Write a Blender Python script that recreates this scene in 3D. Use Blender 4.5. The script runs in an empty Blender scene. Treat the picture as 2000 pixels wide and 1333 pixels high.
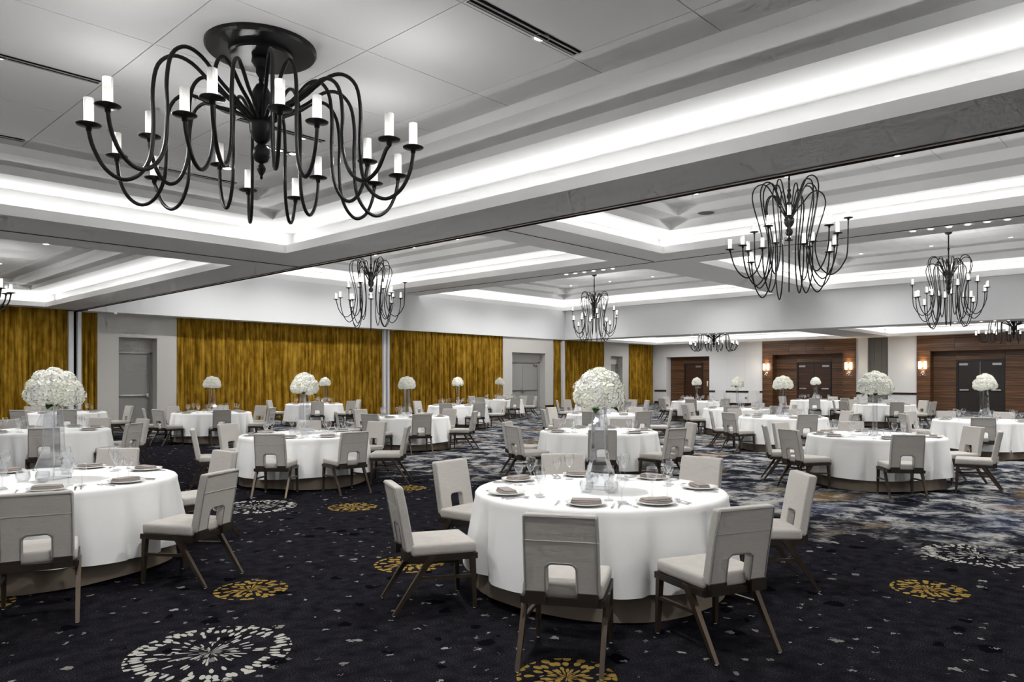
import bpy, bmesh, math, random
from math import sin, cos, pi, radians, sqrt, atan2
from mathutils import Vector, Matrix
random.seed(7)
SC = bpy.context.scene
COL = SC.collection

# ------------------------------------------------------------------ camera
F, X0, Y0, CAMZ, YAW = 1451.0, 1000.0, 741.5, 1.6, radians(43.23)   # focal length in px of the 2000x1333 frame
SY, CY = sin(YAW), cos(YAW)
cam_d = bpy.data.cameras.new('camera'); cam = bpy.data.objects.new('camera', cam_d); COL.objects.link(cam)
cam_d.sensor_width = 36.0; cam_d.lens = F / 2000 * 36; cam_d.shift_y = (Y0 - 666.5) / 2000
cam_d.clip_end = 200; cam_d.clip_start = 0.05
cam.location = (0, 0, CAMZ); cam.rotation_euler = (pi / 2, 0, YAW - pi / 2)
SC.camera = cam
# ------------------------------------------------------------------ world, exposure
w = bpy.data.worlds.new('world'); SC.world = w; w.use_nodes = True
w.node_tree.nodes['Background'].inputs[0].default_value = (0, 0, 0, 1)
SC.view_settings.view_transform = 'Standard'; SC.view_settings.look = 'None'
SC.view_settings.gamma = 1.0; SC.view_settings.use_curve_mapping = False
SC.view_settings.exposure = 0.63
SC.cycles.use_denoising = True
SC.cycles.use_adaptive_sampling = True
SC.cycles.adaptive_threshold = 0.1
SC.cycles.adaptive_min_samples = 12
SC.cycles.transparent_max_bounces = 24
SC.cycles.max_bounces = 4
SC.cycles.diffuse_bounces = 3
SC.cycles.glossy_bounces = 2
SC.cycles.transmission_bounces = 2
SC.cycles.sample_clamp_indirect = 6.0
COVE_W = 3.0        # watts per metre of cove strip, low ceilings
COVE_W_HI = 5.8     # the same in the high middle hall
SPOT_W = 205.0        # recessed downlights
BULB_LO, BULB_HI = 6.5, 19.0   # each lit chandelier bulb
WARM = (1.0, 0.993, 0.985)
TILT = 0.5           # rise over run of the cove strips' aim

# ------------------------------------------------------------------ mesh helpers
class MB:
    def __init__(self): self.v = []; self.f = []; self.s = []
    def add(self, verts, faces, smooth=False):
        o = len(self.v); self.v += [tuple(p) for p in verts]
        self.f += [tuple(i + o for i in f) for f in faces]; self.s += [smooth] * len(faces)
        return self
    def quad(self, a, b, c, d, smooth=False): return self.add([a, b, c, d], [(0, 1, 2, 3)], smooth)
    def box(self, x0, x1, y0, y1, z0, z1):
        return self.add([(x0,y0,z0),(x1,y0,z0),(x1,y1,z0),(x0,y1,z0),(x0,y0,z1),(x1,y0,z1),(x1,y1,z1),(x0,y1,z1)],
                        [(0,3,2,1),(4,5,6,7),(0,1,5,4),(1,2,6,5),(2,3,7,6),(3,0,4,7)])
    def rbox(self, x0, x1, y0, y1, z0, z1, r=.02, seg=3):
        bm = bmesh.new(); bmesh.ops.create_cube(bm, size=1)
        for q in bm.verts: q.co = Vector(((x0+x1)/2+q.co.x*(x1-x0), (y0+y1)/2+q.co.y*(y1-y0), (z0+z1)/2+q.co.z*(z1-z0)))
        bmesh.ops.bevel(bm, geom=bm.edges[:], offset=r, segments=seg, affect='EDGES', profile=.6)
        return self.bm(bm, True)
    def bm(self, bm, smooth=False):
        bm.verts.index_update()
        self.add([q.co[:] for q in bm.verts], [[q.index for q in f.verts] for f in bm.faces], smooth); bm.free(); return self
    def lathe(self, prof, n=16, c=(0, 0), smooth=True, cap=False):
        vs = []
        for r, z in prof:
            for k in range(n):
                a = 2*pi*k/n; vs.append((c[0]+r*cos(a), c[1]+r*sin(a), z))
        fs = [(i*n+k, i*n+(k+1) % n, (i+1)*n+(k+1) % n, (i+1)*n+k) for i in range(len(prof)-1) for k in range(n)]
        self.add(vs, fs, smooth)
        if cap:
            self.add([vs[k] for k in range(n)][::-1], [tuple(range(n))]); self.add(vs[-n:], [tuple(range(n))])
        return self
    def tube(self, pts, rad, n=6, smooth=True, cap=True):
        pts = [Vector(p) for p in pts]; m = len(pts)
        rs = rad if isinstance(rad, (list, tuple)) else [rad]*m
        vs = []; prev = None
        for i, p in enumerate(pts):
            t = (pts[min(i+1, m-1)] - pts[max(i-1, 0)]).normalized()
            if prev is None:
                a = Vector((0, 0, 1)) if abs(t.z) < .9 else Vector((1, 0, 0)); x = t.cross(a).normalized()
            else: x = (prev - t*prev.dot(t)).normalized()
            prev = x; y = t.cross(x)
            for k in range(n):
                g = 2*pi*k/n; vs.append(p + (x*cos(g) + y*sin(g))*rs[i])
        fs = [(i*n+k, i*n+(k+1) % n, (i+1)*n+(k+1) % n, (i+1)*n+k) for i in range(m-1) for k in range(n)]
        self.add(vs, fs, smooth)
        if cap: self.add(vs[:n][::-1], [tuple(range(n))]); self.add(vs[-n:], [tuple(range(n))])
        return self
    def bar(self, p, q, w0, w1=None, d0=None, d1=None):      # tapered square bar between two points
        w1 = w0 if w1 is None else w1; d0 = w0 if d0 is None else d0; d1 = w1 if d1 is None else d1
        vs = []
        for (c, w, d) in ((p, w0, d0), (q, w1, d1)):
            vs += [(c[0]-w/2, c[1]-d/2, c[2]), (c[0]+w/2, c[1]-d/2, c[2]), (c[0]+w/2, c[1]+d/2, c[2]), (c[0]-w/2, c[1]+d/2, c[2])]
        return self.add(vs, [(0,3,2,1),(4,5,6,7),(0,1,5,4),(1,2,6,5),(2,3,7,6),(3,0,4,7)])
    def xbar(self, p, q, h):                                   # square bar for near-horizontal runs
        p = Vector(p); q = Vector(q); t = (q-p).normalized(); x = t.cross(Vector((0,0,1))).normalized()*h/2; y = x.cross(t).normalized()*h/2
        vs = [c+sx*x+sy*y for c in (p, q) for sx, sy in ((-1,-1),(1,-1),(1,1),(-1,1))]
        return self.add(vs, [(0,3,2,1),(4,5,6,7),(0,1,5,4),(1,2,6,5),(2,3,7,6),(3,0,4,7)])
    def mesh(self, name, mat):
        me = bpy.data.meshes.new(name); me.from_pydata(self.v, [], self.f)
        if any(self.s): me.polygons.foreach_set('use_smooth', self.s)
        if mat: me.materials.append(mat)
        me.update(); return me
    def obj(self, name, mat, parent=None, loc=None):
        return link(name, self.mesh(name, mat), parent, loc)

def link(name, data, parent=None, loc=None):
    o = bpy.data.objects.new(name, data); COL.objects.link(o)
    if parent: o.parent = parent
    if loc is not None: o.location = loc
    return o
def tag(o, label=None, cat=None, group=None, kind=None):
    if label: o['label'] = label
    if cat: o['category'] = cat
    if group: o['group'] = group
    if kind: o['kind'] = kind
    return o
def empty(name, loc=(0, 0, 0), rz=0):
    o = link(name, None, None, loc); o.rotation_euler = (0, 0, rz); o.empty_display_size = .1; return o
KIDS = {}
def kids(o): return [c for c in COL.objects if c.parent == o] if o not in KIDS else KIDS[o]
def copy_tree(o, parent=None):
    c = o.copy(); COL.objects.link(c); c.parent = parent
    for ch in TREE.get(o.name, ()): copy_tree_sub(ch, c)
    return c
def copy_tree_sub(o, parent):
    c = o.copy(); COL.objects.link(c); c.parent = parent
    for ch in TREE.get(o.name, ()): copy_tree_sub(ch, c)
TREE = {}
def freeze(root):                                              # remembers the children of a prototype
    def walk(o):
        TREE[o.name] = [c for c in COL.objects if c.parent == o]
        for c in TREE[o.name]: walk(c)
    walk(root)
class Proto:                                                   # the first call uses the prototype itself
    def __init__(self, root): self.root = root; self.used = False; freeze(root)
    def place(self, loc, rz=0):
        if self.used: o = copy_tree(self.root)
        else: o = self.root; self.used = True
        o.location = loc; o.rotation_euler = (0, 0, rz); return o

# ------------------------------------------------------------------ materials
class G:
    def __init__(self, name):
        self.m = bpy.data.materials.new(name); self.m.use_nodes = True
        self.nt = self.m.node_tree; self.b = self.nt.nodes['Principled BSDF']; self.out = self.nt.nodes['Material Output']
    def n(self, t, **kw):
        x = self.nt.nodes.new(t)
        for k, v in kw.items(): setattr(x, k, v)
        return x
    def put(self, sock, v):
        if isinstance(v, bpy.types.NodeSocket): self.nt.links.new(v, sock)
        elif isinstance(v, (tuple, list)):
            v = tuple(v)
            if sock.type == 'RGBA' and len(v) == 3: v = v + (1,)
            sock.default_value = v
        else: sock.default_value = v
    def math(self, op, a, b=None, c=None, clamp=False):
        x = self.n('ShaderNodeMath', operation=op, use_clamp=clamp); self.put(x.inputs[0], a)
        if b is not None: self.put(x.inputs[1], b)
        if c is not None: self.put(x.inputs[2], c)
        return x.outputs[0]
    def vmath(self, op, a, b=None, out=0, scale=None):
        x = self.n('ShaderNodeVectorMath', operation=op); self.put(x.inputs[0], a)
        if b is not None: self.put(x.inputs[1], b)
        if scale is not None: self.put(x.inputs['Scale'], scale)
        return x.outputs[out]
    def mix(self, f, a, b):
        x = self.n('ShaderNodeMix', data_type='RGBA'); self.put(x.inputs[0], f); self.put(x.inputs[6], a); self.put(x.inputs[7], b)
        return x.outputs[2]
    def coord(self, which='Object'): return self.n('ShaderNodeTexCoord').outputs[which]
    def mapped(self, v, scale=(1,1,1), loc=(0,0,0)):
        x = self.n('ShaderNodeMapping'); self.put(x.inputs['Vector'], v); self.put(x.inputs['Scale'], scale); self.put(x.inputs['Location'], loc); return x.outputs[0]
    def noise(self, v, scale, detail=2, rough=.5, out=0):
        x = self.n('ShaderNodeTexNoise'); self.put(x.inputs['Vector'], v); self.put(x.inputs['Scale'], scale)
        self.put(x.inputs['Detail'], detail); self.put(x.inputs['Roughness'], rough); return x.outputs[out]
    def vor(self, v, scale, rnd=1.0, dim='3D'):
        x = self.n('ShaderNodeTexVoronoi', voronoi_dimensions=dim); self.put(x.inputs['Vector'], v); self.put(x.inputs['Scale'], scale); self.put(x.inputs['Randomness'], rnd)
        return x.outputs['Distance'], x.outputs['Color']
    def step(self, v, lo, hi):
        x = self.n('ShaderNodeMapRange'); self.put(x.inputs[0], v); self.put(x.inputs[1], lo); self.put(x.inputs[2], hi); return x.outputs[0]
    def ramp(self, v, stops):
        x = self.n('ShaderNodeValToRGB'); self.put(x.inputs[0], v); e = x.color_ramp.elements
        while len(e) < len(stops): e.new(.5)
        for q, (p, c) in zip(e, stops): q.position = p; q.color = tuple(c) + (1,)
        return x.outputs[0]
    def bump(self, h, strength=.2, dist=.01):
        x = self.n('ShaderNodeBump'); self.put(x.inputs['Height'], h); x.inputs['Strength'].default_value = strength; x.inputs['Distance'].default_value = dist
        self.nt.links.new(x.outputs[0], self.b.inputs['Normal'])
    def set(self, color=None, rough=None, metal=None, **kw):
        if color is not None: self.put(self.b.inputs['Base Color'], color)
        if rough is not None: self.put(self.b.inputs['Roughness'], rough)
        if metal is not None: self.put(self.b.inputs['Metallic'], metal)
        for k, v in kw.items(): self.put(self.b.inputs[k], v)
        return self.m
def mixc(c, k): return tuple(x*k for x in c)

def m_plain(name, c, rough=.6, var=.05, scale=6, metal=0, **kw):
    g = G(name)
    if var <= .02: return g.set(c, rough, metal, **kw)
    v = g.coord(); nz = g.noise(v, scale, 1)
    return g.set(g.mix(nz, mixc(c, 1-var), mixc(c, 1+var)), rough, metal, **kw)
M = {}
M['ceil'] = m_plain('ceiling_paint', (.80,.80,.795), .8, .01, 2)
M['panel'] = m_plain('ceiling_panel_paint', (.74,.735,.73), .75, .012, 1.5)
M['wallw'] = m_plain('white_wall_vinyl', (.83,.835,.84), .65, .02, 3)
M['header'] = m_plain('pale_header_paint', (.72,.73,.735), .7, .015, 1)
M['taupewall'] = m_plain('taupe_wall_vinyl', (.53,.515,.485), .7, .05, 40)
M['greydoor'] = m_plain('grey_painted_door', (.28,.275,.265), .45, .02)
M['greyframe'] = m_plain('grey_painted_frame', (.30,.295,.28), .45, .02)
M['steel'] = m_plain('brushed_steel', (.55,.55,.54), .3, .03, 60, 1.0)
M['dark'] = m_plain('black_gap', (.012,.012,.014), .6, .1)
M['iron'] = m_plain('black_iron', (.009,.0085,.009), .36, .2, 30, **{'Specular IOR Level': .22})
M['base'] = m_plain('dark_wood_trim', (.05,.028,.018), .4, .2, 20)
M['partition'] = m_plain('grey_partition_fabric', (.2,.197,.185), .8, .06, 60)
M['blackdoor'] = m_plain('black_stained_door', (.022,.017,.015), .35, .2, 8)
M['bronze'] = m_plain('bronze_metal', (.07,.05,.034), .36, .12, 30, .55)
M['bronzedark'] = m_plain('dark_bronze_frame', (.035,.026,.02), .42, .12, 30, .4)
M['china'] = m_plain('white_china', (.84,.83,.80), .18, .01)
M['napkin'] = m_plain('taupe_napkin_linen', (.34,.30,.28), .85, .1, 120)
M['leaf'] = m_plain('dark_green_leaf', (.03,.075,.015), .5, .3, 30)
M['whiteplastic'] = m_plain('white_plastic', (.8,.8,.8), .4, .01)
M['chrome'] = m_plain('polished_chrome', (.75,.75,.75), .12, .02, 20, 1.0)

def m_fabric(name, c, warp=1.0):
    g = G(name); v = g.coord()
    a = g.noise(g.mapped(v, (14, 14, 260)), 1, 3, .6); b = g.noise(g.mapped(v, (160, 160, 30)), 1, 2)
    k = g.math('ADD', g.math('MULTIPLY', a, .7), g.math('MULTIPLY', b, .3))
    g.set(g.mix(k, mixc(c, .76*warp), mixc(c, 1.22)), .85); g.bump(k, .25, .002)
    g.put(g.b.inputs['Sheen Weight'], .15)
    return g.m
M['chair'] = m_fabric('taupe_woven_upholstery', (.50,.475,.44))
M['chairseat'] = M['chair']
M['piping'] = m_plain('grey_piping', (.30,.29,.28), .7, .1)

def m_cloth(name, c, rough=.75):
    g = G(name); v = g.coord(); k = g.noise(v, 180, 2)
    g.set(g.mix(k, mixc(c, .96), c), rough); g.bump(g.noise(v, 5, 2), .12, .02)
    g.put(g.b.inputs['Sheen Weight'], .1); return g.m
M['cloth'] = m_cloth('white_table_linen', (.90,.90,.885))
M['skirt'] = m_cloth('taupe_table_skirt', (.20,.165,.13), .6)

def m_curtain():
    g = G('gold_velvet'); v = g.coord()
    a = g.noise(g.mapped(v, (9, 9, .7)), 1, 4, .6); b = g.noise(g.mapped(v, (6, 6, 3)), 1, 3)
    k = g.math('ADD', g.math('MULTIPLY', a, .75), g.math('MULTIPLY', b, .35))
    col = g.ramp(k, [(.38, (.085,.042,.003)), (.52, (.215,.116,.010)), (.68, (.42,.25,.033))])  # pleat-wide pile streaks; their contrast puts fold light and shade into the colour
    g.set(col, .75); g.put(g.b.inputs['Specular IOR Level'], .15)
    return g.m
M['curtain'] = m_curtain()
def m_wood(name, dark, light):
    g = G(name); v = g.coord()
    d = g.noise(g.mapped(v, (.6, .6, 6)), 1, 3)
    vv = g.vmath('ADD', v, g.vmath('SCALE', d, scale=.02))
    a = g.noise(g.mapped(vv, (.25, .25, 11)), 1, 4, .65); b = g.noise(g.mapped(v, (1.2, 1.2, 120)), 1, 3)
    k = g.math('ADD', g.math('MULTIPLY', a, .75), g.math('MULTIPLY', b, .25))
    g.set(g.ramp(k, [(.40, dark), (.50, mixc([(x+y)/2 for x, y in zip(dark, light)], .8)), (.60, light)]), .38)
    return g.m
M['wood'] = m_wood('walnut_veneer', (.045,.019,.009), (.235,.112,.048))
M['wooddoor'] = m_wood('dark_walnut_door', (.030,.013,.008), (.085,.036,.018))

def m_glass(name, tint=(.955,.96,.968), base=.085, edge=.9, rough=.02, blend=.22):
    g = G(name); nt = g.nt; nt.nodes.remove(g.b)
    tr = g.n('ShaderNodeBsdfTransparent'); g.put(tr.inputs[0], tint)
    gl = g.n('ShaderNodeBsdfGlossy'); g.put(gl.inputs[0], (1,1,1)); g.put(gl.inputs['Roughness'], rough)
    lw = g.n('ShaderNodeLayerWeight'); lw.inputs[0].default_value = .5
    k = g.math('MULTIPLY_ADD', g.math('POWER', lw.outputs['Facing'], 2.2), edge, base, clamp=True)
    mx = g.n('ShaderNodeMixShader'); g.put(mx.inputs[0], k); nt.links.new(tr.outputs[0], mx.inputs[1]); nt.links.new(gl.outputs[0], mx.inputs[2])
    nt.links.new(mx.outputs[0], g.out.inputs['Surface']); return g.m
M['glass'] = m_glass('clear_crystal')
M['glassedge'] = m_glass('bright_glass_edge', (.95,.955,.96), .42, .5, .12)
M['vase'] = m_glass('clear_vase_glass', (.972,.976,.985), .04, .85, .03, .2)

def m_emit(name, c, strength, base=(.8,.8,.8)):
    g = G(name); g.set(base, .5); g.put(g.b.inputs['Emission Color'], c); g.put(g.b.inputs['Emission Strength'], strength); return g.m
M['lampglass'] = m_emit('lit_downlight_lens', (1,.97,.92), 6.0)
M['shade'] = m_emit('lit_sconce_glass', (1,.83,.55), 5.0)
def m_candle():
    g = G('frosted_candle_sleeve'); z = g.n('ShaderNodeSeparateXYZ'); g.put(z.inputs[0], g.coord('Generated'))
    rib = g.math('SINE', g.math('MULTIPLY', z.outputs[0], 60))
    e = g.ramp(z.outputs[2], [(0, (.35,.35,.35)), (.14, (.9,.9,.9)), (.35, (.7,.7,.7)), (1, (.10,.10,.10))])
    g.set((.48,.48,.48), .55); g.put(g.b.inputs['Emission Color'], (1,.955,.9)); g.put(g.b.inputs['Emission Strength'], g.math('MULTIPLY', e, .95)); g.bump(rib, .3, .004)
    return g.m
M['candle'] = m_candle()
def m_petal():
    g = G('cream_hydrangea_petal'); v = g.coord('Generated'); p = g.coord('Object')
    inf = g.n('ShaderNodeObjectInfo')
    k = g.noise(p, 22, 2)
    c = g.mix(inf.outputs['Random'], (.92,.915,.80), (.95,.945,.90))
    g.set(g.mix(g.step(k, .25, .5), g.mix(.5, c, (.86,.88,.62)), c), .6)
    g.put(g.b.inputs['Subsurface Weight'], 0.0)
    return g.m
M['petal'] = m_petal()

def m_carpet():
    g = G('patterned_carpet'); v = g.coord(); sep = g.n('ShaderNodeSeparateXYZ'); g.put(sep.inputs[0], v)
    U, V = sep.outputs[0], sep.outputs[1]
    fine = g.noise(v, 130, 2, .75); med = g.noise(v, 9, 1)
    base = g.mix(g.step(fine, .45, .75), (.0065,.006,.0082), (.075,.071,.080))
    base = g.mix(g.step(med, .25, .75), (.008,.0075,.010), base)
    # black blots
    wob = g.vmath('ADD', v, g.vmath('SCALE', g.vmath('SUBTRACT', g.noise(v, 9, 1, out=1), (.5,.5,.5)), scale=.14))
    d, c = g.vor(wob, 3.1, 1, '2D'); cs = g.n('ShaderNodeSeparateColor'); g.put(cs.inputs[0], c)
    bl = g.math('MULTIPLY', g.math('LESS_THAN', d, g.math('MULTIPLY', cs.outputs[0], .22)), g.math('GREATER_THAN', cs.outputs[1], .55))
    base = g.mix(bl, base, (.004,.004,.006))
    # pale flecks in two sizes
    wob2 = g.vmath('ADD', v, g.vmath('SCALE', g.vmath('SUBTRACT', g.noise(v, 26, 2, .7, out=1), (.5,.5,.5)), scale=.10))
    for sc, thr, keep in ((3.6, .13, .60), (7.5, .14, .70)):
        d, c = g.vor(wob2, sc, 1, '2D'); cs = g.n('ShaderNodeSeparateColor'); g.put(cs.inputs[0], c)
        fl = g.math('MULTIPLY', g.math('LESS_THAN', d, g.math('MULTIPLY', cs.outputs[0], thr)), g.math('GREATER_THAN', cs.outputs[1], keep))
        base = g.mix(g.math('MULTIPLY', fl, g.math('MULTIPLY_ADD', cs.outputs[2], .5, .5)), base, (.27,.26,.24))
    # dandelion medallions
    meds = [((1.96,4.27), .46, 'w'), ((4.60,8.75), .50, 'w'), ((7.83,1.54), .46, 'w'), ((2.76,5.32), .27, 'g'), ((5.41,7.83), .30, 'g'),
            ((3.11,2.52), .27, 'g'), ((4.08,5.06), .30, 'g'), ((6.30,1.56), .27, 'g'), ((1.2,6.4), .28, 'g'), ((.9,2.0), .46, 'w'), ((6.9,8.6), .28, 'g'), ((8.6,9.3), .4, 'w')]
    vv = g.mix(.04, v, wob2); best = 99.0; pv = (9.0, 9.0, 0.0); kind = 0.0
    for i, ((cu, cv), R, t) in enumerate(meds):
        p = g.vmath('SCALE', g.vmath('SUBTRACT', vv, (cu, cv, 0)), scale=1/R); r = g.vmath('LENGTH', p, out=1)
        if i == 0: best, pv, kind = r, p, (1.0 if t == 'w' else 0.0); continue
        near = g.math('LESS_THAN', r, best); pv = g.mix(near, pv, p); best = g.math('MINIMUM', r, best)
        kind = g.math('ADD', g.math('MULTIPLY', g.math('SUBTRACT', 1.0, near), kind), g.math('MULTIPLY', near, 1.0 if t == 'w' else 0.0))
    s = g.n('ShaderNodeSeparateXYZ'); g.put(s.inputs[0], pv); a = g.math('DIVIDE', g.math('ARCTAN2', s.outputs[1], s.outputs[0]), 2*pi); r = best
    cb = g.n('ShaderNodeCombineXYZ'); g.put(cb.inputs[0], g.math('MULTIPLY', a, g.math('MULTIPLY_ADD', kind, 34, 24))); g.put(cb.inputs[1], g.math('MULTIPLY', r, g.math('MULTIPLY_ADD', kind, 1.8, 3.4)))
    d, c = g.vor(cb.outputs[0], 1, .75, '2D'); cs = g.n('ShaderNodeSeparateColor'); g.put(cs.inputs[0], c)
    keep = g.math('MULTIPLY', g.math('MULTIPLY_ADD', g.step(r, .25, .5), .32, .45), g.math('MULTIPLY', kind, g.math('LESS_THAN', r, .74)))
    keep = g.math('MAXIMUM', keep, .08)
    mk = g.math('MULTIPLY', g.math('MULTIPLY', g.math('LESS_THAN', d, .37), g.math('GREATER_THAN', cs.outputs[0], keep)), g.math('LESS_THAN', r, 1.0))
    base = g.mix(mk, base, g.mix(kind, (.30,.20,.045), (.42,.41,.37)))
    # brushed grey-blue field of the middle hall
    warp = g.vmath('ADD', v, g.vmath('SCALE', g.noise(v, 1.7, 1, out=1), scale=.5))
    b1 = g.noise(warp, 2.6, 6, .74)
    far = g.ramp(b1, [(.385, (.006,.0065,.011)), (.45, (.018,.02,.03)), (.495, (.085,.087,.097)), (.545, (.27,.268,.26)), (.61, (.42,.415,.395))])
    far = g.mix(g.math('MULTIPLY', g.step(g.noise(v, .9, 1), .58, .7), .35), far, (.05,.07,.14))
    far = g.mix(g.math('MULTIPLY', g.step(g.noise(warp, .8, 1, .6), .62, .72), .4), far, (.30,.20,.08))
    far = g.mix(g.math('MULTIPLY', fine, .35), far, (.03,.03,.036))
    edge = g.math('ADD', U, g.math('MULTIPLY', g.math('SUBTRACT', g.noise(v, 2.2, 3, .7), .5), 5.0))
    k = g.step(edge, 7.9, 8.9)
    g.set(g.mix(k, base, far), .95); g.put(g.b.inputs['Specular IOR Level'], .08); g.bump(fine, .4, .006)
    return g.m
M['carpet'] = m_carpet()

# ------------------------------------------------------------------ the room shell
UB, VB, UW, VC = -1.4, -15.2, 42.6, 27.0          # back wall, near side wall, wood wall, curtain wall
ZL, ZH = 3.86, 5.5                               # low and high soffits
UA, UD = 8.1, 33.05                              # limits of the high middle hall
fl = MB(); fl.quad((UB, VB, 0), (UW+1.2, VB, 0), (UW+1.2, VC+1, 0), (UB, VC+1, 0)); tag(fl.obj('floor', M['carpet']), 'dark patterned carpet with pale flecks and dandelion motifs', kind='structure')

def plate(name, us, vs, z, holes, mat, thick=0.0):
    m = MB()
    for i in range(len(us)-1):
        for j in range(len(vs)-1):
            if (i, j) in holes: continue
            m.quad((us[i], vs[j], z), (us[i], vs[j+1], z), (us[i+1], vs[j+1], z), (us[i+1], vs[j], z))
    return m.obj(name, mat)
LOW = dict(lip=.145, tr=.32, z1=.43, w1=.57, r1=.115, w2=.60, r2=.115)
HIGH = dict(lip=.225, tr=.38, z1=.53, w1=.68, r1=.24, w2=.60, r2=.24)
NEAR = (-.42, 6.92, .10, 12.06); LEFT = (-.42, 6.92, 14.13, 26.40)
C1 = (9.4, 19.98, 14.45, 26.40); C2 = (22.25, 32.80, 14.45, 26.90); C3 = (9.4, 19.98, .10, 12.37); C4 = (22.25, 32.80, .10, 12.40)
D1 = (34.3, 41.80, 14.12, 26.40); D2 = (34.3, 41.80, .10, 12.22)
NEARB = (-.42, 6.92, -13.9, -1.93); C5 = (9.4, 19.98, -13.9, -1.93)      # the next bays, unseen behind the viewpoint, added to light the near tables
s1 = plate('ceiling', [UB, NEAR[0], NEAR[1], UA], [VB, NEARB[2], NEARB[3], NEAR[2], NEAR[3], LEFT[2], LEFT[3], VC+.3], ZL, {(1, 1), (1, 3), (1, 5)}, M['ceil']); tag(s1, 'low white soffit over the near end of the hall', kind='structure')
s2 = MB()
def add_plate(m, us, vs, z, holes):
    for i in range(len(us)-1):
        for j in range(len(vs)-1):
            if (i, j) not in holes: m.quad((us[i], vs[j], z), (us[i], vs[j+1], z), (us[i+1], vs[j+1], z), (us[i+1], vs[j], z))
add_plate(s2, [UA, C1[0], C1[1], 21.1], [VB, C5[2], C5[3], C3[2], C3[3], C1[2], C1[3], VC+.3], ZH, {(1, 1), (1, 3), (1, 5)})
add_plate(s2, [21.1, C2[0], C2[1], UD], [VB, C4[2], C4[3], C2[2], C2[3], VC+.3], ZH, {(1, 1), (1, 3)})
tag(s2.obj('ceiling', M['ceil']), 'high white soffit over the middle hall', kind='structure')
s3 = plate('ceiling', [UD, D1[0], D1[1], UW+.7], [VB, D2[2], D2[3], D1[2], D1[3], VC+.3], ZL, {(1, 1), (1, 3)}, M['ceil']); tag(s3, 'low white soffit along the wood panelled end', kind='structure')
m = MB(); m.quad((UA, VB, ZL), (UA, VC+.3, ZL), (UA, VC+.3, ZH), (UA, VB, ZH)); tag(m.obj('wall_beam', M['header'], loc=(0, 0, 0)), 'drop beam face between near end and middle hall', kind='structure')
m = MB(); m.quad((UD, VB, ZL), (UD, VC+.3, ZL), (UD, VC+.3, ZH), (UD, VB, ZH)); tag(m.obj('wall_header', M['header']), 'pale grey header above the far low ceiling', kind='structure')
m = MB(); m.box(UA+.005, 20.9, 26.40, VC+.2, 3.815, ZH-.002); m.box(20.9, UD-.005, 26.90, VC+.2, 3.855, ZH-.002)
tag(m.obj('wall_fascia', M['header']), 'pale grey fascia above the gold curtains', kind='structure')
# partition track reveals in the soffits
for i, (a, b, z) in enumerate([((UB, 13.33, 0), (UA, 13.33, 0), ZL), ((UA-.035, VB, 0), (UA-.035, VC, 0), ZL), ((UA-.15, VB, 0), (UA-.15, VC, 0), ZL), ((21.2, VB, 0), (21.2, 26.4, 0), ZH), ((UA, 13.4, 0), (21.1, 13.4, 0), ZH)]):
    m = MB(); w_ = .022 if i == 1 else .012
    if a[0] == b[0]: m.box(a[0]-w_, a[0]+w_, a[1], b[1], z-.012, z+.01)
    else: m.box(a[0], b[0], a[1]-w_, a[1]+w_, z-.012, z+.01)
    tag(m.obj('trim_%d' % (i+1), M['bronze'] if i in (0, 2) else M['base']), 'thin dark partition track line in the soffit', kind='structure')
# outer walls behind the camera
m = MB(); m.quad((UB, VB, 0), (UB, VC, 0), (UB, VC, ZL), (UB, VB, ZL)); tag(m.obj('wall_back', M['wallw']), 'white wall behind the viewpoint', kind='structure')
m = MB(); m.quad((UB, VB, 0), (UW, VB, 0), (UW, VB, ZH), (UB, VB, ZH)); tag(m.obj('wall_right', M['wallw']), 'white side wall out of view', kind='structure')

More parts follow.
